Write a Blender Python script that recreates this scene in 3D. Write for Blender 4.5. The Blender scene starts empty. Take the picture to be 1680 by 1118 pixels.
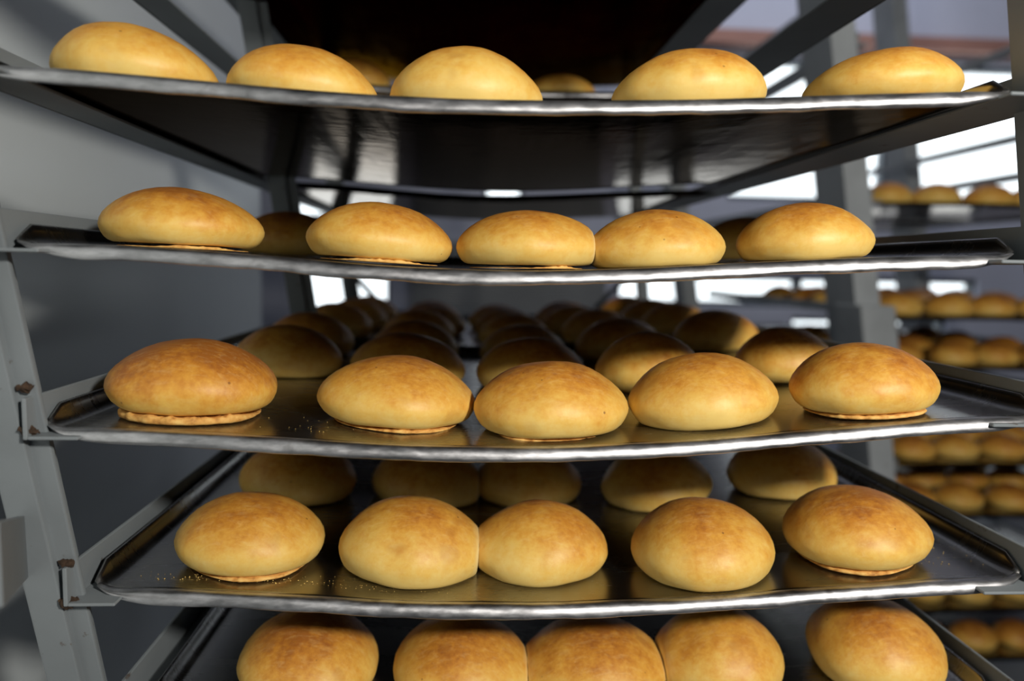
import bpy, bmesh, math, random
from mathutils import Matrix, Vector, noise

random.seed(7)
scene = bpy.context.scene
COL = scene.collection
PI = math.pi

# ------------------------------------------------------------------ materials
def new_mat(name):
    m = bpy.data.materials.new(name); m.use_nodes = True
    nt = m.node_tree
    b = nt.nodes['Principled BSDF']
    return m, nt, b

def N(nt, kind, **kw):
    n = nt.nodes.new(kind)
    for k, v in kw.items():
        if k.startswith('i_'):
            n.inputs[k[2:].replace('_', ' ')].default_value = v
        else:
            setattr(n, k, v)
    return n

def ramp(nt, stops, src=None):
    r = nt.nodes.new('ShaderNodeValToRGB')
    el = r.color_ramp.elements
    while len(el) < len(stops): el.new(0.5)
    for e, (p, c) in zip(el, stops):
        e.position = p; e.color = (c[0], c[1], c[2], 1)
    if src is not None: nt.links.new(src, r.inputs['Fac'])
    return r

def mix(nt, a, b, fac, mode='MIX'):
    m = nt.nodes.new('ShaderNodeMix'); m.data_type = 'RGBA'; m.blend_type = mode
    L = nt.links.new
    for sock, v in ((m.inputs[6], a), (m.inputs[7], b), (m.inputs[0], fac)):
        if hasattr(v, 'links') or hasattr(v, 'is_output'):
            L(v, sock)
        elif isinstance(v, (int, float)):
            sock.default_value = v
        else:
            sock.default_value = (v[0], v[1], v[2], 1)
    return m.outputs[2]

def math_node(nt, op, a, b=None, clamp=False):
    m = nt.nodes.new('ShaderNodeMath'); m.operation = op; m.use_clamp = clamp
    for i, v in enumerate((a, b)):
        if v is None: continue
        if isinstance(v, (int, float)): m.inputs[i].default_value = v
        else: nt.links.new(v, m.inputs[i])
    return m.outputs[0]

def mat_bun():
    """baked crust: browner where it rose highest, paler round the lower side, fine mottling and pores"""
    m, nt, b = new_mat('baked_crust')
    L = nt.links.new
    tc = nt.nodes.new('ShaderNodeTexCoord')
    oi = nt.nodes.new('ShaderNodeObjectInfo')
    sep = nt.nodes.new('ShaderNodeSeparateXYZ'); L(tc.outputs['Generated'], sep.inputs[0])
    sepc = nt.nodes.new('ShaderNodeSeparateColor'); L(oi.outputs['Color'], sepc.inputs[0])
    # shift noise by object so that no two buns share a pattern
    add = nt.nodes.new('ShaderNodeVectorMath'); add.operation = 'ADD'
    L(tc.outputs['Object'], add.inputs[0])
    cmb = nt.nodes.new('ShaderNodeCombineXYZ')
    L(math_node(nt, 'MULTIPLY', oi.outputs['Random'], 9.0), cmb.inputs[0])
    L(math_node(nt, 'MULTIPLY', oi.outputs['Random'], 5.0), cmb.inputs[1])
    L(cmb.outputs[0], add.inputs[1])
    P = add.outputs[0]
    n1 = N(nt, 'ShaderNodeTexNoise', i_Scale=22.0, i_Detail=3.0, i_Roughness=0.55); L(P, n1.inputs['Vector'])
    n2 = N(nt, 'ShaderNodeTexNoise', i_Scale=85.0, i_Detail=4.0, i_Roughness=0.6); L(P, n2.inputs['Vector'])
    n3 = N(nt, 'ShaderNodeTexNoise', i_Scale=420.0, i_Detail=2.0); L(P, n3.inputs['Vector'])
    # brownness = height + mottling + per bun bake
    h = math_node(nt, 'MULTIPLY', sep.outputs['Z'], 0.92)
    a = math_node(nt, 'MULTIPLY', math_node(nt, 'SUBTRACT', n1.outputs['Fac'], 0.5), 0.95)
    c = math_node(nt, 'MULTIPLY', math_node(nt, 'SUBTRACT', n2.outputs['Fac'], 0.5), 0.62)
    t = math_node(nt, 'ADD', math_node(nt, 'ADD', h, a), c)
    n4 = N(nt, 'ShaderNodeTexNoise', i_Scale=240.0, i_Detail=3.0, i_Roughness=0.6); L(P, n4.inputs['Vector'])
    t = math_node(nt, 'ADD', t, math_node(nt, 'MULTIPLY', math_node(nt, 'SUBTRACT', n4.outputs['Fac'], 0.5), 0.42))
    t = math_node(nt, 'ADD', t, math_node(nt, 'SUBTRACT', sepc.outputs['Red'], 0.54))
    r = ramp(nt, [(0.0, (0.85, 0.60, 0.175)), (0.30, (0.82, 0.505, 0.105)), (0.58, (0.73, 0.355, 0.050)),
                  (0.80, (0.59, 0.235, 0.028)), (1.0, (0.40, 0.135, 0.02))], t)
    col = r.outputs['Color']
    # fine pale flaky streaks in the skin
    st = nt.nodes.new('ShaderNodeMapping'); st.inputs['Scale'].default_value = (60, 200, 120); st.inputs['Rotation'].default_value = (0.3, 0.2, 0.5)
    L(P, st.inputs[0])
    sn = N(nt, 'ShaderNodeTexNoise', i_Scale=1.6, i_Detail=4.0, i_Roughness=0.7, i_Distortion=0.8); L(st.outputs[0], sn.inputs['Vector'])
    sr = ramp(nt, [(0.50, (0, 0, 0)), (0.72, (1, 1, 1))], sn.outputs['Fac'])
    col = mix(nt, col, (0.88, 0.66, 0.30), math_node(nt, 'MULTIPLY', sr.outputs['Color'], 0.22))
    # small darker baked blotches
    v = N(nt, 'ShaderNodeTexNoise', i_Scale=48.0, i_Detail=1.0); L(P, v.inputs['Vector'])
    bl = ramp(nt, [(0.64, (0, 0, 0)), (0.74, (1, 1, 1))], v.outputs['Fac'])
    blf = math_node(nt, 'MULTIPLY', math_node(nt, 'MULTIPLY', bl.outputs['Color'], 0.55), sep.outputs['Z'])
    col = mix(nt, col, (0.46, 0.18, 0.03), blf)
    # pores
    vo = N(nt, 'ShaderNodeTexVoronoi', i_Scale=75.0); L(P, vo.inputs['Vector'])
    po = ramp(nt, [(0.05, (1, 1, 1)), (0.085, (0, 0, 0))], vo.outputs['Distance'])
    sepv = nt.nodes.new('ShaderNodeSeparateColor'); L(vo.outputs['Color'], sepv.inputs[0])
    gate = math_node(nt, 'GREATER_THAN', sepv.outputs['Red'], 0.74)
    pf = math_node(nt, 'MULTIPLY', math_node(nt, 'MULTIPLY', po.outputs['Color'], gate), 0.75)
    col = mix(nt, col, (0.22, 0.085, 0.02), pf)
    # pale torn dough where two buns were baked together
    at = nt.nodes.new('ShaderNodeAttribute'); at.attribute_name = 'torn'
    tf = math_node(nt, 'MULTIPLY', at.outputs['Fac'], math_node(nt, 'ADD', math_node(nt, 'MULTIPLY', n2.outputs['Fac'], 0.9), 0.35), True)
    col = mix(nt, col, (0.90, 0.74, 0.36), tf)
    L(col, b.inputs['Base Color'])
    b.inputs['Roughness'].default_value = 0.50
    b.inputs['Specular IOR Level'].default_value = 0.48
    bp = N(nt, 'ShaderNodeBump', i_Strength=0.22, i_Distance=0.0012)
    hh = math_node(nt, 'ADD', math_node(nt, 'MULTIPLY', n2.outputs['Fac'], 0.8), math_node(nt, 'MULTIPLY', n3.outputs['Fac'], 0.35))
    L(hh, bp.inputs['Height']); L(bp.outputs[0], b.inputs['Normal'])
    return m

def mat_base():
    m, nt, b = new_mat('torn_base_crust')
    L = nt.links.new
    tc = nt.nodes.new('ShaderNodeTexCoord')
    n = N(nt, 'ShaderNodeTexNoise', i_Scale=160.0, i_Detail=4.0); L(tc.outputs['Object'], n.inputs['Vector'])
    r = ramp(nt, [(0.30, (0.36, 0.15, 0.03)), (0.45, (0.66, 0.34, 0.08)), (0.64, (0.80, 0.50, 0.15))], n.outputs['Fac'])
    L(r.outputs['Color'], b.inputs['Base Color'])
    b.inputs['Roughness'].default_value = 0.75
    bp = N(nt, 'ShaderNodeBump', i_Strength=0.6, i_Distance=0.001); L(n.outputs['Fac'], bp.inputs['Height']); L(bp.outputs[0], b.inputs['Normal'])
    return m

def mat_metal(name, lo, hi, rough_lo, rough_hi, scale=(4, 60, 60), bump=0.0, grime=0.0):
    m, nt, b = new_mat(name)
    L = nt.links.new
    tc = nt.nodes.new('ShaderNodeTexCoord')
    mp = nt.nodes.new('ShaderNodeMapping'); mp.inputs['Scale'].default_value = scale
    L(tc.outputs['Object'], mp.inputs[0])
    n = N(nt, 'ShaderNodeTexNoise', i_Scale=6.0, i_Detail=6.0, i_Roughness=0.65); L(mp.outputs[0], n.inputs['Vector'])
    w = N(nt, 'ShaderNodeTexNoise', i_Scale=14.0, i_Detail=4.0); L(tc.outputs['Object'], w.inputs['Vector'])
    f = math_node(nt, 'ADD', math_node(nt, 'MULTIPLY', n.outputs['Fac'], 0.55), math_node(nt, 'MULTIPLY', w.outputs['Fac'], 0.45))
    r = ramp(nt, [(0.35, lo), (0.62, hi)], f)
    col = r.outputs['Color']
    if grime:
        g = N(nt, 'ShaderNodeTexNoise', i_Scale=55.0, i_Detail=5.0); L(tc.outputs['Object'], g.inputs['Vector'])
        gr = ramp(nt, [(0.60, (0, 0, 0)), (0.72, (1, 1, 1))], g.outputs['Fac'])
        col = mix(nt, col, (0.05, 0.035, 0.025), math_node(nt, 'MULTIPLY', gr.outputs['Color'], grime))
    L(col, b.inputs['Base Color'])
    b.inputs['Metallic'].default_value = 1.0
    rr = nt.nodes.new('ShaderNodeMapRange'); L(f, rr.inputs[0])
    rr.inputs[1].default_value = 0.35; rr.inputs[2].default_value = 0.65
    rr.inputs[3].default_value = rough_lo; rr.inputs[4].default_value = rough_hi
    L(rr.outputs[0], b.inputs['Roughness'])
    if bump:
        bp = N(nt, 'ShaderNodeBump', i_Strength=bump, i_Distance=0.004)
        q = N(nt, 'ShaderNodeTexNoise', i_Scale=30.0, i_Detail=2.0); L(tc.outputs['Object'], q.inputs['Vector'])
        L(q.outputs['Fac'], bp.inputs['Height']); L(bp.outputs[0], b.inputs['Normal'])
    return m

def mat_paint(name, base, rough=0.5, rust=0.6, spec=0.4):
    m, nt, b = new_mat(name)
    L = nt.links.new
    tc = nt.nodes.new('ShaderNodeTexCoord')
    g = N(nt, 'ShaderNodeTexNoise', i_Scale=38.0, i_Detail=5.0, i_Roughness=0.65); L(tc.outputs['Object'], g.inputs['Vector'])
    s = N(nt, 'ShaderNodeTexNoise', i_Scale=9.0, i_Detail=3.0); L(tc.outputs['Object'], s.inputs['Vector'])
    dirt = ramp(nt, [(0.35, tuple(c * 0.80 for c in base)), (0.65, base)], s.outputs['Fac'])
    gr = ramp(nt, [(0.655, (0, 0, 0)), (0.70, (1, 1, 1))], g.outputs['Fac'])
    col = mix(nt, dirt.outputs['Color'], (0.07, 0.035, 0.015), math_node(nt, 'MULTIPLY', gr.outputs['Color'], rust))
    L(col, b.inputs['Base Color'])
    b.inputs['Roughness'].default_value = rough
    b.inputs['Specular IOR Level'].default_value = spec
    bp = N(nt, 'ShaderNodeBump', i_Strength=0.15, i_Distance=0.002); L(g.outputs['Fac'], bp.inputs['Height']); L(bp.outputs[0], b.inputs['Normal'])
    return m

def mat_plain(name, base, rough=0.6, metallic=0.0, scale=3.0, var=0.12, spec=0.4):
    m, nt, b = new_mat(name)
    L = nt.links.new
    tc = nt.nodes.new('ShaderNodeTexCoord')
    s = N(nt, 'ShaderNodeTexNoise', i_Scale=scale, i_Detail=4.0); L(tc.outputs['Object'], s.inputs['Vector'])
    r = ramp(nt, [(0.3, tuple(c * (1 - var) for c in base)), (0.7, tuple(min(1, c * (1 + var)) for c in base))], s.outputs['Fac'])
    L(r.outputs['Color'], b.inputs['Base Color'])
    b.inputs['Roughness'].default_value = rough; b.inputs['Metallic'].default_value = metallic
    b.inputs['Specular IOR Level'].default_value = spec
    return m

def mat_emit(name, col, strength):
    m, nt, b = new_mat(name)
    nt.nodes.remove(b)
    e = nt.nodes.new('ShaderNodeEmission')
    e.inputs['Color'].default_value = (*col, 1); e.inputs['Strength'].default_value = strength
    nt.links.new(e.outputs[0], nt.nodes['Material Output'].inputs[0])
    return m

M_BUN = mat_bun()
M_BASE = mat_base()
M_TRAY = mat_metal('tray_aluminium', (0.29, 0.285, 0.28), (0.37, 0.365, 0.355), 0.24, 0.30, scale=(0.8, 8, 0.8))
M_UNDER = mat_metal('oil_blackened_tray_bottom', (0.018, 0.015, 0.012), (0.050, 0.040, 0.031), 0.06, 0.15, scale=(20, 1.5, 3), bump=0.06)
M_UNDER.node_tree.nodes['Principled BSDF'].inputs['Specular Tint'].default_value = (0.42, 0.34, 0.27, 1)
M_LIP = mat_metal('worn_bright_tray_edge', (0.34, 0.34, 0.35), (0.70, 0.70, 0.72), 0.30, 0.48, scale=(12, 40, 40), bump=0.35, grime=0.45)
M_PAINT = mat_paint('grey_rack_paint', (0.215, 0.240, 0.255), 0.48, 0.8)
M_PAINT2 = mat_paint('pale_rack_paint', (0.42, 0.45, 0.47), 0.5, 0.3)
M_PANEL = mat_plain('pale_sheet_steel', (0.70, 0.75, 0.76), 0.27, 0.0, 2.0, 0.04, 0.6)
M_WALL = mat_plain('bluish_wall_paint', (0.52, 0.54, 0.64), 0.8, 0, 1.5, 0.08)
M_FLOOR = mat_plain('grey_concrete', (0.07, 0.07, 0.075), 0.5, 0, 2.0, 0.2)
M_CEIL = mat_plain('ceiling_white', (0.6, 0.6, 0.66), 0.9)
M_RUST = mat_plain('rust', (0.045, 0.026, 0.015), 0.9, 0, 300, 0.6)
M_BEAM = mat_plain('red_brown_beam', (0.34, 0.17, 0.13), 0.6)
M_FRAME = mat_plain('dark_window_frame', (0.10, 0.12, 0.14), 0.5)
M_GLASS = mat_emit('daylit_pane', (0.88, 0.96, 1.0), 2.2)
M_SHUT = mat_plain('ribbed_shutter_grey', (0.36, 0.37, 0.37), 0.55)
M_CRUMB = mat_plain('bread_crumbs', (0.62, 0.42, 0.12), 0.8, 0, 80, 0.3)

# ------------------------------------------------------------------ helpers
def link_mesh(name, bm, mats, parent=None, smooth=False, keep=False):
    me = bpy.data.meshes.new(name)
    if not keep: bmesh.ops.recalc_face_normals(bm, faces=bm.faces[:])
    bm.to_mesh(me); bm.free()
    for m in (mats if isinstance(mats, (list, tuple)) else [mats]): me.materials.append(m)
    if smooth:
        for p in me.polygons: p.use_smooth = True
    o = bpy.data.objects.new(name, me); COL.objects.link(o)
    if parent: o.parent = parent
    return o

def tag(o, label, cat, group=None):
    o['label'] = label; o['category'] = cat
    if group: o['group'] = group
    return o

def empty(name, loc=(0, 0, 0)):
    o = bpy.data.objects.new(name, None); o.empty_display_size = 0.05
    o.location = loc; COL.objects.link(o)
    return o

def box(bm, x0, x1, y0, y1, z0, z1, lean=0.0, mi=0, ly=0.0):
    """box whose x shifts with height (a leaning rack); lean = dx/dz"""
    vs = []
    for z in (z0, z1):
        for x, y in ((x0, y0), (x1, y0), (x1, y1), (x0, y1)):
            vs.append(bm.verts.new((x - lean * z, y - ly * z, z)))
    fs = [(0, 3, 2, 1), (4, 5, 6, 7), (0, 1, 5, 4), (1, 2, 6, 5), (2, 3, 7, 6), (3, 0, 4, 7)]
    for f in fs:
        fc = bm.faces.new([vs[i] for i in f]); fc.material_index = mi
    return vs

def soften(bm, w=0.0012, seg=2):
    bmesh.ops.bevel(bm, geom=bm.edges[:], offset=w, segments=seg, affect='EDGES', profile=0.7)

# ------------------------------------------------------------------ trays
HW = 0.312
# level: front y, centre x, edge height, sag, tilt
TRAYS = {
    1: dict(y=0.45, c=0.0240, z=0.1087, s=0.0131, t=0.0026, hw=0.296),
    2: dict(y=0.47, c=0.0430, z=0.0109, s=0.0125, t=0.0024, hw=0.303),
    3: dict(y=0.48, c=0.0640, z=-0.1002, s=0.0174, t=0.0059, hw=0.316),
    4: dict(y=0.505, c=0.0800, z=-0.2202, s=0.0154, t=0.0015, hw=0.318),
    5: dict(y=0.535, c=0.0960, z=-0.3330, s=0.0130, t=-0.002, hw=0.314),
}
def floor_z(T, x):
    u = max(-1.0, min(1.0, (x - 0.047 - (T['c'] - 0.047) * 0.6) / HW))
    return T['z'] - T['s'] * math.cos(PI * u / 2) ** 2 + T['t'] * u
def floor_slope(T, x):
    return (floor_z(T, x + 0.01) - floor_z(T, x - 0.01)) / 0.02

def make_tray(T, depth=0.545, seed=0, loc_y=0.0, dark=False):
    """pan with flared side and back walls; separate rolled front edge"""
    rnd = random.Random(seed)
    HW = T.get('hw', 0.312)
    NX, NY = 72, 30
    side = [(0.0022, 0.0003), (0.0052, 0.0018), (0.0078, 0.0048), (0.0094, 0.0085), (0.0104, 0.0118), (0.0122, 0.0128)]
    xs = [(-HW - dx, dz) for dx, dz in reversed(side)] + [(-HW + 2 * HW * i / NX, 0.0) for i in range(NX + 1)] + [(HW + dx, dz) for dx, dz in side]
    ys = [(depth * (j / NY) ** 1.25, 0.0) for j in range(NY + 1)] + [(depth + dx, dz) for dx, dz in side]
    ph = rnd.uniform(0, 6)
    def front(x):            # how far the front edge is set back near the rounded corners
        e = (abs(x) - (HW - 0.014)) / 0.026
        return 0.008 * e * e if e > 0 else 0.0
    def wav(x, y):
        return 0.0006 * math.sin(19 * x + ph) * math.exp(-y / 0.06) + 0.0007 * math.sin(9 * x + 7 * y + ph)
    def P(x, dz, yy, dzy):
        f = 1.0 - yy / depth if yy < depth else 0.0
        y = yy + front(x) * f * f * f * f
        up = min(1.0, 0.25 + max(0.0, yy) / 0.022)
        z = floor_z(T, x + T['c']) - T['z'] + wav(x, yy) * (1 if dz == 0 else 0) + max(dz * up, dzy)
        return (x, y, z)
    bm = bmesh.new()
    grid = [[bm.verts.new(P(x, dz, y, dy)) for x, dz in xs] for y, dy in ys]
    for j in range(len(ys) - 1):
        for i in range(len(xs) - 1):
            bm.faces.new((grid[j][i], grid[j][i + 1], grid[j + 1][i + 1], grid[j + 1][i]))
    o = link_mesh('baking_tray', bm, [M_TRAY, M_UNDER], smooth=True, keep=True)
    o.location = (T['c'], T['y'] + loc_y, T['z'])
    sol = o.modifiers.new('thickness', 'SOLIDIFY'); sol.thickness = 0.0011; sol.offset = -1; sol.material_offset = 1
    sol.material_offset_rim = 0
    # rolled front edge
    pr = [(0.006, -0.0002), (0.002, 0.0003), (-0.0006, 0.0001), (-0.0022, -0.0008), (-0.0035, -0.0022), (-0.0044, -0.0041), (-0.0049, -0.0061),
          (-0.0048, -0.0078), (-0.0038, -0.0087), (-0.0016, -0.0088), (0.0008, -0.0084), (0.0014, -0.0030)]
    bm = bmesh.new()
    rows = []
    NL = 160
    W = HW + 0.009
    for i in range(NL + 1):
        x = -W + 2 * W * i / NL
        e = min(1.0, (W - abs(x)) / 0.045)
        e = math.sin(e * PI / 2)
        k = 0.12 + 0.88 * e
        d = 1 + 0.10 * noise.noise((x * 28, seed * 3.1, 0)) + 0.05 * noise.noise((x * 90, seed * 3.1, 4))
        base = P(x, side[3][1] * max(0, (abs(x) - HW)) / 0.009, 0.0, 0.0)
        dy = 0.0007 * noise.noise((x * 22, seed * 5.7, 9))
        rows.append([bm.verts.new((base[0], base[1] + dy + a * (0.5 + 0.5 * e), base[2] + b * k * d)) for a, b in pr])
    n = len(pr)
    for i in range(NL):
        for j in range(n):
            a, b2 = rows[i][j], rows[i][(j + 1) % n]
            c, d2 = rows[i + 1][(j + 1) % n], rows[i + 1][j]
            bm.faces.new((a, b2, c, d2))
    bm.faces.new(rows[0]); bm.faces.new(list(reversed(rows[-1])))
    lip = link_mesh('rolled_edge', bm, M_UNDER if dark else M_LIP, o, smooth=True)
    if not dark: lip['label'] = 'bright worn rolled front edge'
    return o

# ------------------------------------------------------------------ buns
PROF = [(.83, 0), (.885, .03), (.93, .08), (.965, .15), (.99, .22), (1, .29), (.985, .385), (.94, .49), (.87, .59), (.785, .685), (.68, .775),
        (.56, .855), (.42, .922), (.27, .968), (.13, .992)]
def bun_mesh(a, b, h, seed=0, skew=(0, 0), lift=0.0, clip=None, amp=0.05, seg=64):
    """domed bun; clip=(xmin,xmax) flattens the side where it is baked onto its neighbour; lift opens a gap for the torn base"""
    bm = bmesh.new()
    lay = bm.verts.layers.float.new('torn')
    rings = []
    for r, t in PROF:
        z = h * (lift + (1 - lift) * t)
        ring = []
        for i in range(seg):
            p = 2 * PI * i / seg
            ca, sa = math.cos(p), math.sin(p)
            q = 1 + amp * noise.noise((ca * 1.1 + seed * 7.3, sa * 1.1, t * 0.9)) + amp * 0.35 * noise.noise((ca * 3 + seed * 7.3, sa * 3, t * 2.5))
            torn = 0.0
            x = a * r * ca * q + skew[0] * a * t * t
            y = b * r * sa * q + skew[1] * b * t * t
            if clip:
                m = 0.0025
                if clip[1] is not None and ca > 0: x *= 1 + 0.10 * ca
                if clip[0] is not None and ca < 0: x *= 1 - 0.10 * ca
                for cl, sg in ((clip[1], 1), (clip[0], -1)):
                    if cl is not None: torn = max(torn, min(1.0, max(0.0, ((x - cl) * sg + 0.0035) / 0.0035)))
                if clip[1] is not None and x > clip[1] - m:
                    x = clip[1] - m * math.exp(-(x - clip[1] + m) / m)
                if clip[0] is not None and x < clip[0] + m:
                    x = clip[0] + m * math.exp((x - clip[0] - m) / m)
            vv = bm.verts.new((x, y, z + h * 0.02 * noise.noise((ca * 2 * r, sa * 2 * r, seed * 3.7)))); vv[lay] = torn
            ring.append(vv)
        rings.append(ring)
    top = bm.verts.new((skew[0] * a, skew[1] * b, h * 1.0))
    for k in range(len(rings) - 1):
        for i in range(seg):
            j = (i + 1) % seg
            bm.faces.new((rings[k][i], rings[k][j], rings[k + 1][j], rings[k + 1][i]))
    for i in range(seg): bm.faces.new((rings[-1][i], rings[-1][(i + 1) % seg], top))
    bm.faces.new(list(reversed(rings[0])))
    return bm

def base_mesh(a, b, h, rng, seed, tall=0.06):
    """ragged flat base that shows below the dome between two angles (degrees, -90 faces the oven door side)"""
    bm = bmesh.new(); seg = 120
    cols = []
    for i in range(seg):
        p = 2 * PI * i / seg
        deg = math.degrees(p); deg = deg - 360 if deg > 90 else deg
        lo, hi = rng
        w = max(0.0, min(1.0, (deg - lo) / 30.0)) * max(0.0, min(1.0, (hi - deg) / 30.0))
        j1 = noise.noise((math.cos(p) * 9 + seed, math.sin(p) * 9, 1)); j2 = noise.noise((math.cos(p) * 26 + seed, math.sin(p) * 26, 5))
        R = 0.80 + 0.085 * w + 0.02 * w * j1 + 0.012 * w * j2
        H = h * tall * (0.25 + 0.75 * w) * (0.86 + 0.25 * j1 + 0.35 * j2)
        ca, sa = math.cos(p), math.sin(p)
        cols.append([bm.verts.new((a * R * k * ca, b * R * k * sa, H * t)) for k, t in ((0.985, 0.0), (1.0, 0.3), (0.995, 0.75), (0.97, 1.0), (0.86, 0.92))])
    n = len(cols[0])
    for i in range(seg):
        c, d = cols[i], cols[(i + 1) % seg]
        for k in range(n - 1): bm.faces.new((c[k], d[k], d[k + 1], c[k + 1]))
    bm.faces.new([c[-1] for c in cols]); bm.faces.new([c[0] for c in reversed(cols)])
    return bm

def place_bun(o, T, x, y):
    o.location = (x, y, floor_z(T, x) + 0.0008)
    o.rotation_euler = (0, -math.atan(floor_slope(T, x)), 0)

def make_bun(T, x, y, a, h, label, group, tone=0.5, br=0.95, skew=(0, 0), clip=None, base=None, tall=0.06, amp=0.05):
    h *= 1.02
    seed = random.uniform(0, 50)
    o = link_mesh('bread_bun', bun_mesh(a, a * br, h, seed, skew, tall if base else 0.0, clip, amp), M_BUN, smooth=True)
    o.color = (tone, 0, 0, 1)
    place_bun(o, T, x, y)
    if base:
        c = link_mesh('base_crust', base_mesh(a, a * br, h, base, seed, tall), M_BASE, o, smooth=True)
        c['label'] = 'rough torn brown base'
    tag(o, label, 'bun', group)
    return o

# ---- the near rack's trays
TRAY_LABEL = {1: 'topmost loaded tray, its black glossy bottom showing above the second bun row',
              2: 'tray second from top of bread rack, seen edge on with curled corner',
              3: 'middle tray of the bread rack, darkest browned bun at its left end',
              4: 'fourth bread tray down, with crumbs scattered near its front edge',
              5: 'lowest bread tray in view, its front edge below the picture'}
for k in range(1, 6):
    tag(make_tray(TRAYS[k], 0.508, seed=k), TRAY_LABEL[k], 'tray', 'baking trays in the near rack')

R_ = lambda lo, hi: (lo, hi)
G1, G2, G3, G4, G5 = ['front buns on tray %s' % s for s in ('one from the top', 'two from the top', 'three from the top', 'four from the top', 'five from the top')]
FRONT = [
 # tray, x, y, a, h, tone, extras, label
 (1, -0.2160, 0.5220, 0.0510, 0.0434, 0.47, dict(skew=(-0.16, 0)), 'pale golden bun at the left end of the topmost loaded tray'),
 (1, -0.1097, 0.5220, 0.0491, 0.0392, 0.45, dict(skew=(-0.04, 0)), 'golden bun second from left on the topmost loaded tray'),
 (1, -0.0021, 0.5220, 0.0511, 0.0463, 0.36, dict(), 'palest smooth bun in the middle of the topmost loaded tray'),
 (1, 0.1498, 0.5220, 0.0512, 0.0459, 0.44, dict(skew=(0.05, 0), base=(-110, -40)), 'bun with a thin brown tear on top tray, second from right'),
 (1, 0.2843, 0.5220, 0.0520, 0.0420, 0.50, dict(skew=(0.14, 0), base=(-125, -55), tall=0.09), 'browner long bun with ragged base at right end of top tray'),
 (2, -0.1986, 0.5500, 0.0536, 0.0419, 0.58, dict(skew=(-0.10, 0), base=(-100, -20)), 'broad browned bun at the left end of second tray down'),
 (2, -0.0621, 0.5500, 0.0518, 0.0418, 0.52, dict(skew=(-0.05, 0), base=(-125, -35)), 'bun with torn brown base second from left, second tray down'),
 (2, 0.0431, 0.5500, 0.0511, 0.0411, 0.50, dict(clip=(None, 0.0478), base=(-90, -30)), 'middle bun of second tray, baked against its right neighbour'),
 (2, 0.1402, 0.5500, 0.0476, 0.0405, 0.48, dict(clip=(-0.0494, None)), 'bun on second tray joined to the middle bun on its left'),
 (2, 0.2486, 0.5500, 0.0481, 0.0403, 0.53, dict(skew=(0.02, 0)), 'single bun at the right end of second tray down'),
 (3, -0.1903, 0.5395, 0.0561, 0.0504, 0.80, dict(skew=(-0.03, 0), base=(-178, -6), tall=0.11), 'darkest browned bun with cracked base, left end of middle tray'),
 (3, -0.0502, 0.5572, 0.0569, 0.0467, 0.57, dict(base=(-110, -25)), 'bun with small dark tear at base, second from left on middle tray'),
 (3, 0.0629, 0.5399, 0.0554, 0.0485, 0.55, dict(base=(-155, -98), tall=0.05), 'frontmost bun in the centre of the middle tray'),
 (3, 0.1779, 0.5460, 0.0544, 0.0472, 0.47, dict(), 'evenly golden bun on middle tray, second from right'),
 (3, 0.2912, 0.5305, 0.0514, 0.0465, 0.60, dict(skew=(-0.02, 0), base=(-165, -30)), 'bun with flaky base edge at right end of middle tray'),
 (4, -0.1601, 0.5648, 0.0538, 0.0480, 0.52, dict(base=(-115, -20)), 'bun behind the crumbs at left end of fourth tray'),
 (4, -0.0411, 0.5683, 0.0548, 0.0520, 0.40, dict(clip=(None, 0.0524)), 'pale left bun of the joined pair on fourth tray'),
 (4, 0.0619, 0.5754, 0.0509, 0.0500, 0.48, dict(clip=(-0.0507, None)), 'golden right bun of the joined pair on fourth tray'),
 (4, 0.1865, 0.5586, 0.0547, 0.0514, 0.50, dict(br=1.02), 'round bun standing apart, second from right on fourth tray'),
 (4, 0.3101, 0.5638, 0.0544, 0.0507, 0.57, dict(br=1.0, skew=(-0.04, 0), base=(-165, -70)), 'bun at right end of fourth tray, dark crack under its left'),
 (5, -0.1237, 0.5950, 0.0559, 0.0509, 0.62, dict(br=1.05), 'browned bun at the left end of lowest tray'),
 (5, -0.0014, 0.5950, 0.0549, 0.0530, 0.55, dict(br=1.05, clip=(None, 0.0549)), 'bun second from left on lowest tray, touching the middle bun'),
 (5, 0.1096, 0.5950, 0.0562, 0.0520, 0.55, dict(br=1.05, clip=(-0.0561, 0.0569)), 'middle bun of lowest tray, squeezed between two joined buns'),
 (5, 0.2183, 0.5950, 0.0511, 0.0574, 0.50, dict(br=1.05, clip=(-0.0518, None)), 'bun second from right on lowest tray, joined to middle bun'),
 (5, 0.3515, 0.5950, 0.0555, 0.0581, 0.55, dict(br=1.05, skew=(-0.06, 0)), 'large bun standing apart at right end of lowest tray'),
]
GR = {1: G1, 2: G2, 3: G3, 4: G4, 5: G5}
for k, x, y, a, h, tone, ex, lab in FRONT:
    make_bun(TRAYS[k], x, y, a, h, lab, GR[k], tone, **ex)

ORD = ['leftmost', 'second from left', 'middle', 'second from right', 'rightmost']
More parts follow.
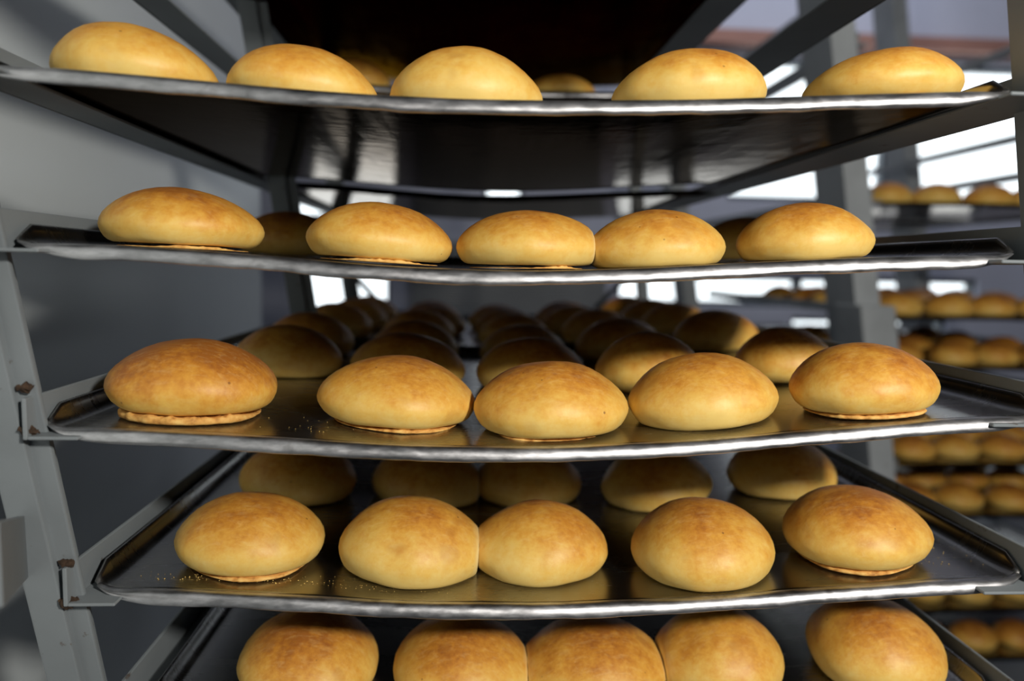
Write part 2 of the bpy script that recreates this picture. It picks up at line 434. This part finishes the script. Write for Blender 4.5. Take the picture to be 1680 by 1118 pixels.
# second rows, in the shade of the tray above
for i, (x, y, a, h) in enumerate([(-0.1734, 0.7463, 0.0526, 0.0457), (-0.057, 0.7367, 0.0565, 0.0474), (0.0653, 0.7416, 0.055, 0.0472), (0.1735, 0.7007, 0.0484, 0.050), (0.2967, 0.6818, 0.0449, 0.0456)]):
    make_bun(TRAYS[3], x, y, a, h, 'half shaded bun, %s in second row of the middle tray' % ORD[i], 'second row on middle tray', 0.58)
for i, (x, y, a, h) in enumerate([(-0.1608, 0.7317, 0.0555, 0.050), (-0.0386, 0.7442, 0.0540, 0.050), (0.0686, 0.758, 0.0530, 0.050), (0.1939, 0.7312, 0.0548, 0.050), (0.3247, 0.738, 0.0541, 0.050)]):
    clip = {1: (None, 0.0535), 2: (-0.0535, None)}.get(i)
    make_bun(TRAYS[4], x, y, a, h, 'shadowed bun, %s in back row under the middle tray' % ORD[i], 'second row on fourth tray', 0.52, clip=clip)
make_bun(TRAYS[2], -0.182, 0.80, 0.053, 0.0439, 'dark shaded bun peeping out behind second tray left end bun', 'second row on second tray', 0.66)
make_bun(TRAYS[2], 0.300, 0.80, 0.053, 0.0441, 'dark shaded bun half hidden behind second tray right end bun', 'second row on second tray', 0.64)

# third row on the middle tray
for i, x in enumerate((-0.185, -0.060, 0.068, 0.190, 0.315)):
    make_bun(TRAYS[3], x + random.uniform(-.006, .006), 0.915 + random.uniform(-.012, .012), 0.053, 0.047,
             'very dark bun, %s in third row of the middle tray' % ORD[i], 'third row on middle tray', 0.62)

# ---- trays pushed in at the back half of the near rack
BACK = {
    'over': dict(y=0.44, c=0.014, z=0.329, s=0.012, t=0.0, hw=0.296),
    'overback': dict(y=0.890, c=0.014, z=0.329, s=0.012, t=0.0, hw=0.296),
    'spare': dict(y=1.018, c=0.027, z=0.2345, s=0.004, t=0.0, hw=0.304),
    'topback': dict(y=1.035, c=0.0395, z=0.1087, s=0.012, t=0.002, hw=0.308),
    'midback': dict(y=1.055, c=0.0600, z=-0.1002, s=0.0174, t=0.004),
}
BL = {'over': 'dark tray overhead nearest the top edge, only its bottom seen above the top bun row',
      'overback': 'dark tray bottom farthest back, framed above the top bun row',
      'spare': 'tray pushed deep in rack, its edge showing between top row buns',
      'topback': 'tray behind the topmost loaded tray, glossy black bottom reflecting windows',
      'midback': 'tray in the dark behind the middle tray'}
for i, k in enumerate(BACK):
    tag(make_tray(BACK[k], {'over': 0.425, 'overback': 0.49}.get(k, 0.545), seed=20 + i, dark=k != 'spare'), BL[k], 'tray', 'trays pushed deep into the near rack')
make_bun(BACK['spare'], -0.158, 1.085, 0.050, 0.046, 'distant brown bun peeping between first left buns of top tray', 'buns on the deep tray', 0.66)
make_bun(BACK['spare'], 0.128, 1.085, 0.050, 0.036, 'distant golden bun peeping right of the palest middle bun', 'buns on the deep tray', 0.58)
DARK = bun_mesh(0.053, 0.050, 0.047, 3.3)
dark0 = None
ROWN = ['fourth', 'fifth', 'sixth']
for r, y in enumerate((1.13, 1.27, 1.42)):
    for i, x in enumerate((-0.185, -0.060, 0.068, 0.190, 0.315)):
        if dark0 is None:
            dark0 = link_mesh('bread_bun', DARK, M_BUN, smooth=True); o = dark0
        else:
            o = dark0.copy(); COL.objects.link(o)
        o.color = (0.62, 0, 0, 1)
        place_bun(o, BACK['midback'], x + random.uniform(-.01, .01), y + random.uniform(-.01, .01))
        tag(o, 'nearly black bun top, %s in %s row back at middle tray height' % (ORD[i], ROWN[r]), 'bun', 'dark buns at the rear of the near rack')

# ---- crumbs on the fourth tray
bm = bmesh.new()
rc = random.Random(3)
def crumb(x, y, T, s):
    z = floor_z(T, x)
    m = Matrix.Translation((x, y, z + s * 0.45)) @ Matrix.Rotation(rc.uniform(0, 6), 4, 'Z') @ Matrix.Diagonal((s, s * rc.uniform(.5, 1), s * .6, 1))
    bmesh.ops.create_icosphere(bm, subdivisions=1, radius=1.0, matrix=m)
for _ in range(150):
    crumb(rc.gauss(-0.165, 0.030), 0.5225 + abs(rc.gauss(0, 0.009)), TRAYS[4], rc.uniform(0.0002, 0.00065))
for _ in range(60):
    crumb(rc.uniform(-0.10, 0.0), 0.520 + abs(rc.gauss(0, 0.010)), TRAYS[4], rc.uniform(0.0002, 0.0005))
for _ in range(70):
    crumb(rc.gauss(0.362, 0.022), rc.uniform(0.527, 0.60), TRAYS[4], rc.uniform(0.0002, 0.0006))
o = link_mesh('bread_crumbs', bm, M_CRUMB); o['kind'] = 'stuff'
tag(o, 'fine yellow crumbs scattered on the fourth tray', 'crumbs')
bm = bmesh.new()
for _ in range(26):
    crumb(rc.gauss(-0.105, 0.012), rc.uniform(0.497, 0.56), TRAYS[3], rc.uniform(0.0002, 0.0005))
o = link_mesh('bread_crumbs', bm, M_CRUMB); o['kind'] = 'stuff'
tag(o, 'a few pale crumbs on the middle tray', 'crumbs')

# ------------------------------------------------------------------ racks
LEAN = 0.16
FLOOR_Z = -1.15
def post_bm(xe, y, side, w, lean, ly, z1, z0=FLOOR_Z, deep=0.032, flange=True):
    """steel post: tube plus a thin flange turned inward; xe = inner edge at eye height; side -1 left, +1 right"""
    bm = bmesh.new()
    a, b = xe + side * 0.012, xe + side * (0.012 + w)
    box(bm, min(a, b), max(a, b), y, y + deep, z0, z1, lean, 0, ly)
    a, b = xe, xe + side * 0.014
    if flange: box(bm, min(a, b), max(a, b), y + 0.006, y + 0.010, z0, z1, lean, 0, ly)
    soften(bm, 0.0012, 2)
    return bm

def rail_bm(x, y0, y1, z, side, ledge):
    """angle rail: upright leg on the outside, ledge turned inward under the tray"""
    bm = bmesh.new()
    def bx(xa, xb, za, zb):
        box(bm, min(xa, xb), max(xa, xb), y0, y1, za, zb, 0)
    bx(x, x + side * 0.0028, z, z + 0.026)
    bx(x, x - side * ledge, z, z + 0.0022)
    soften(bm, 0.0006, 1)
    return bm

def make_rack(name, loc, posts, levels, xl, xr, y0, y1, paint, w, top, ly, ledge, deep=0.032):
    """posts: (inner x at eye height, y, side, lean); xl / xr / y0: functions of the rail height"""
    rack = empty(name, (loc[0], loc[1], FLOOR_Z))
    inv = Matrix.Translation(rack.location).inverted()
    def part(n, bm, m):
        bm.transform(inv)
        return link_mesh(n, bm, m, rack)
    for xe, y, side, lean, *cut in posts:
        part('post', post_bm(xe, y, side, w, lean, ly, cut[0] if cut else top, deep=deep, flange=(side < 0 and deep < 0.1)), paint)
    for z in levels:
        t = next((T['t'] for T in TRAYS.values() if abs(T['z'] - z) < 1e-4), 0.0)
        part('rail', rail_bm(xl(z), y0(z), y1, z - t - 0.0052, -1, ledge), paint)
        part('rail', rail_bm(xr(z), y0(z), y1, z + t - 0.0052, 1, ledge * 1.5), paint)
    return rack, part

near_xl = lambda z: -0.2750 - 0.080 * z
near_xr = lambda z: 0.3790 - 0.150 * z
near_y0 = lambda z: 0.455 - 0.165 * z
near, npart = make_rack('bread_rack', (0.052, 0.465),
    [(-0.271, 0.461, -1, 0.080), (0.374, 0.472, 1, 0.28), (-0.206, 1.005, -1, 0.12, 0.312), (-0.232, 1.60, -1, 0.12), (0.352, 1.60, 1, 0.15)],
    [0.545, 0.437, 0.329, 0.2325, 0.1087, 0.0109, -0.1002, -0.2202, -0.3330, -0.444, -0.555], near_xl, near_xr, near_y0, 1.64, M_PAINT, 0.022, 0.85, 0.165, 0.030)
tag(near, 'leaning grey steel bread rack in front, holding the sharp trays of buns', 'rack')
# diagonal rods closing the rear of the rack
def rod(bm, p, q, r=0.005, n=10):
    p, q = Vector(p), Vector(q); d = (q - p)
    m = Matrix.Translation((p + q) / 2) @ d.to_track_quat('Z', 'Y').to_matrix().to_4x4()
    bmesh.ops.create_cone(bm, cap_ends=True, segments=n, radius1=r, radius2=r, depth=d.length, matrix=m)
for s in (1, -1):
    bm = bmesh.new(); rod(bm, (0.052 - s * 0.335 - 0.0, 1.66, 0.02), (0.052 - s * 0.04, 1.66, -0.30), 0.006)
    npart('brace_rod', bm, M_PAINT)
# short flat bar running forward from the left post
bm = bmesh.new()
A, B = Vector((-0.290, 0.502, -0.190)), Vector((-0.2215, 0.360, -0.1455))
dv = (B - A).normalized(); nv = Vector((dv.y, -dv.x, 0)).normalized() * 0.003
pts = []
for P0 in (A, B):
    for sx in (-1, 1):
        for sz in (-1, 1):
            pts.append(bm.verts.new(P0 + nv * sx + Vector((0, 0, 0.0210 * sz))))
for f in ((0, 1, 3, 2), (4, 6, 7, 5), (0, 2, 6, 4), (1, 5, 7, 3), (0, 4, 5, 1), (2, 3, 7, 6)):
    bm.faces.new([pts[k] for k in f])
bmesh.ops.recalc_face_normals(bm, faces=bm.faces[:]); soften(bm, 0.001, 2)
npart('side_bar', bm, M_PAINT)
# rusty weld beads where the left rails meet the front post
for z in (0.0109, -0.1002, -0.2202):
    xw, yw = near_xl(z), near_y0(z)
    for dz, r in ((0.021, 0.0024), (-0.006, 0.0032)):
        bm = bmesh.new()
        bmesh.ops.create_icosphere(bm, subdivisions=3, radius=r, matrix=Matrix.Translation((xw - 0.002, yw + 0.005, z + dz)))
        for v in bm.verts:
            v.co.x = xw - 0.002 + (v.co.x - xw + 0.002) * 1.7 + 0.0035 * noise.noise(v.co * 500); v.co.z += 0.0035 * noise.noise(v.co * 420 + Vector((3, 1, 2)))
        o = npart('weld_bead', bm, M_RUST); o['label'] = 'rusty lumpy weld'

far, fpart = make_rack('bread_rack', (1.262, 1.67),
    [(0.911, 1.61, -1, LEAN), (1.592, 1.64, 1, LEAN), (0.885, 2.85, -1, LEAN), (1.70, 2.80, 1, LEAN)],
    [0.62, 0.50, 0.38, 0.275, 0.165, 0.05, -0.095, -0.212, -0.325, -0.4425, -0.567, -0.68, -0.801, -0.925],
    lambda z: 0.920 - LEAN * z, lambda z: 1.604 - LEAN * z, lambda z: 1.64, 2.87, M_PAINT2, 0.056, 1.3, 0.0, 0.024, 0.14)
tag(far, 'pale grey bread rack standing farther back on the right', 'rack')
bm = bmesh.new(); box(bm, 0.836, 0.914, 1.575, 1.70, -0.170, -0.068, LEAN); soften(bm, 0.006, 3)
o = fpart('corner_block', bm, M_PAINT2); o['label'] = 'square steel block where a rail meets the post'

# ------------------------------------------------------------------ far trays and buns
FAR = [('top', 0.165, 1, 4), ('second', -0.095, 5, 5), ('third', -0.212, 4, 4), ('fourth', -0.4425, 3, 4), ('fifth', -0.567, 3, 4), ('sixth', -0.801, 2, 4), ('lowest', -0.925, 1, 3)]
far0 = None
ft0 = None
RN = ['front', 'second', 'third', 'fourth', 'fifth']
C5 = ['first', 'second', 'third', 'fourth', 'fifth']
for nm, z, rows, cols in FAR:
    c = 1.262 - LEAN * z + 0.002
    T = dict(y=1.685, c=c, z=z, s=0.006, t=0.0)
    for half_i, yy in enumerate((0.0, 0.585)):
        if half_i and nm not in ('top', 'second', 'third'): continue
        T2 = dict(T); T2['y'] = T['y'] + yy
        if ft0 is None:
            o = make_tray(T2, seed=40, dark=True); ft0 = o
        else:
            o = ft0.copy(); COL.objects.link(o); o.location = (T2['c'], T2['y'], T2['z'])
            for ch in ft0.children:
                d = ch.copy(); COL.objects.link(d); d.parent = o
        tag(o, 'blurred dark tray, %s one of the far right rack, its %s half' % (nm, ('near', 'rear')[half_i]), 'tray', 'trays in the far rack')
    for r in range(rows):
        y = 1.765 + 0.165 * r + (0.02 if r >= 3 else 0)
        for i in range(cols):
            x = c - 0.235 + 0.121 * i + (0.006 if r % 2 else -0.004) + random.uniform(-.006, .006)
            if far0 is None:
                o = link_mesh('bread_bun', bun_mesh(0.056, 0.054, 0.052, 8.1), M_BUN, smooth=True); far0 = o
            else:
                o = far0.copy(); COL.objects.link(o)
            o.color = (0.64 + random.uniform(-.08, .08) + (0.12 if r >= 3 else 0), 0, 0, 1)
            place_bun(o, T, x, y + random.uniform(-.008, .008))
            o.rotation_euler.z = random.uniform(0, 6)
            tag(o, 'blurred bun, %s from left, %s row, %s tray of far rack' % (C5[i], RN[r], nm), 'bun', 'buns in the far rack')

# ------------------------------------------------------------------ the hall
def struct(name, bm, m, smooth=False):
    o = link_mesh(name, bm, m, smooth=smooth); o['kind'] = 'structure'; return o
bm = bmesh.new(); box(bm, -3, 4.6, -1.2, 4.6, FLOOR_Z - 0.1, FLOOR_Z); struct('floor', bm, M_FLOOR)
bm = bmesh.new(); box(bm, -3, 4.6, 0.6, 4.6, 2.0, 2.1); struct('ceiling', bm, M_CEIL)
bm = bmesh.new(); box(bm, -0.62, -0.53, -0.6, 2.0, FLOOR_Z, 2.0); struct('wall_left', bm, M_PANEL)
bm = bmesh.new(); box(bm, 4.5, 4.6, -1.2, 4.6, FLOOR_Z, 2.0); struct('wall_right', bm, M_WALL)

# back wall with its window openings
WY = 4.2
WIN = [(1.45, 4.2, 0.40, 1.18), (0.85, 2.95, -0.20, -0.02), (1.86, 2.78, -0.36, -0.25), (-0.90, -0.42, -0.42, -0.02), (-0.95, -0.72, 0.24, 0.42), (0.09, 0.31, 0.24, 0.60)]
xs = sorted({-3.0, 4.6} | {v for w in WIN for v in w[:2]}); zs = sorted({FLOOR_Z, 2.0} | {v for w in WIN for v in w[2:]})
bm = bmesh.new()
for i in range(len(xs) - 1):
    for j in range(len(zs) - 1):
        mx, mz = (xs[i] + xs[i + 1]) / 2, (zs[j] + zs[j + 1]) / 2
        if any(w[0] < mx < w[1] and w[2] < mz < w[3] for w in WIN): continue
        box(bm, xs[i], xs[i + 1], WY, WY + 0.2, zs[j], zs[j + 1])
bmesh.ops.remove_doubles(bm, verts=bm.verts[:], dist=1e-5)
struct('wall_back', bm, M_WALL)
for n, (x0, x1, z0, z1) in enumerate(WIN):
    bm = bmesh.new(); box(bm, x0, x1, WY + 0.10, WY + 0.11, z0, z1)
    wo = struct('window_%d' % (n + 1), bm, M_GLASS)
    bm = bmesh.new()
    k = max(1, round((x1 - x0) / 0.9))
    for i in range(k + 1):
        x = x0 + (x1 - x0) * i / k
        box(bm, x - 0.022, x + 0.022, WY + 0.04, WY + 0.095, z0, z1)
    box(bm, x0, x1, WY + 0.04, WY + 0.095, z0, z0 + 0.03); box(bm, x0, x1, WY + 0.04, WY + 0.095, z1 - 0.03, z1)
    link_mesh('window_frame', bm, M_FRAME, wo)
bm = bmesh.new(); box(bm, 1.2, 4.4, WY - 0.10, WY, 1.22, 1.29); struct('trim_1', bm, M_BEAM)

# ribbed shutter in the back wall
bm = bmesh.new()
x0, x1, z0, z1 = -0.30, 0.78, -0.50, 0.14
nr = 40
prev = None
for i in range(nr * 2 + 1):
    z = z0 + (z1 - z0) * i / (nr * 2); d = 0.012 if i % 2 else 0.0
    cur = (bm.verts.new((x0, WY - 0.012 - d, z)), bm.verts.new((x1, WY - 0.012 - d, z)))
    if prev: bm.faces.new((prev[0], prev[1], cur[1], cur[0]))
    prev = cur
ret = bmesh.ops.extrude_face_region(bm, geom=bm.faces[:])
bmesh.ops.translate(bm, verts=[v for v in ret['geom'] if isinstance(v, bmesh.types.BMVert)], vec=(0, 0.010, 0))
o = link_mesh('roller_shutter', bm, M_SHUT)
tag(o, 'grey ribbed roller shutter on the back wall between windows', 'shutter')

# ------------------------------------------------------------------ light
w = bpy.data.worlds.new('bakery_daylight'); scene.world = w; w.use_nodes = True
bg = w.node_tree.nodes['Background']; bg.inputs[0].default_value = (0.72, 0.84, 1.0, 1); bg.inputs[1].default_value = 0.032
ld = bpy.data.lights.new('flash', 'POINT'); ld.energy = 72; ld.shadow_soft_size = 0.055; ld.color = (1.0, 0.95, 0.87)
lo = bpy.data.objects.new('flash', ld); COL.objects.link(lo); lo.location = (0.62, -0.55, 0.415)

hl = bpy.data.lights.new('hall_fill', 'AREA'); hl.shape = 'RECTANGLE'; hl.size = 2.2; hl.size_y = 0.35; hl.energy = 17; hl.color = (0.86, 0.90, 1.0)  # added fill light out of view, brightens the hall and back wall; no fixture modelled
ho = bpy.data.objects.new('hall_fill', hl); COL.objects.link(ho); ho.location = (1.7, 3.2, 1.95); ho.rotation_euler = (math.radians(38), 0, 0)

# ------------------------------------------------------------------ camera
cd = bpy.data.cameras.new('camera'); cam = bpy.data.objects.new('camera', cd); COL.objects.link(cam)
cd.sensor_width = 36.0; cd.sensor_fit = 'HORIZONTAL'; cd.lens = 1240.0 / 1680.0 * 36.0
cd.clip_start = 0.01
F_, CX_, CY_ = 1240.0, 840.0, 559.0
ny = Vector((765 - CX_, -(437 - CY_), F_)).normalized()          # the trays' depth axis as seen: right, up, forward
d = Vector((1, -0.019, 0)); xx = (d - ny * d.dot(ny)).normalized()
zz = xx.cross(ny)
if zz.y < 0: zz = -zz
rows = Matrix((xx, ny, zz))      # rows: world X,Y,Z in (right, up, forward)
right = rows @ Vector((1, 0, 0)); up = rows @ Vector((0, 1, 0)); back = rows @ Vector((0, 0, -1))
cam.matrix_world = Matrix(((right.x, up.x, back.x, 0), (right.y, up.y, back.y, 0), (right.z, up.z, back.z, 0), (0, 0, 0, 1)))
cd.dof.use_dof = True; cd.dof.focus_distance = 0.53; cd.dof.aperture_fstop = 3.1; cd.dof.aperture_blades = 0
scene.camera = cam

vs = scene.view_settings
vs.view_transform = 'Standard'; vs.look = 'None'; vs.exposure = 0.0; vs.gamma = 1.0; vs.use_curve_mapping = False
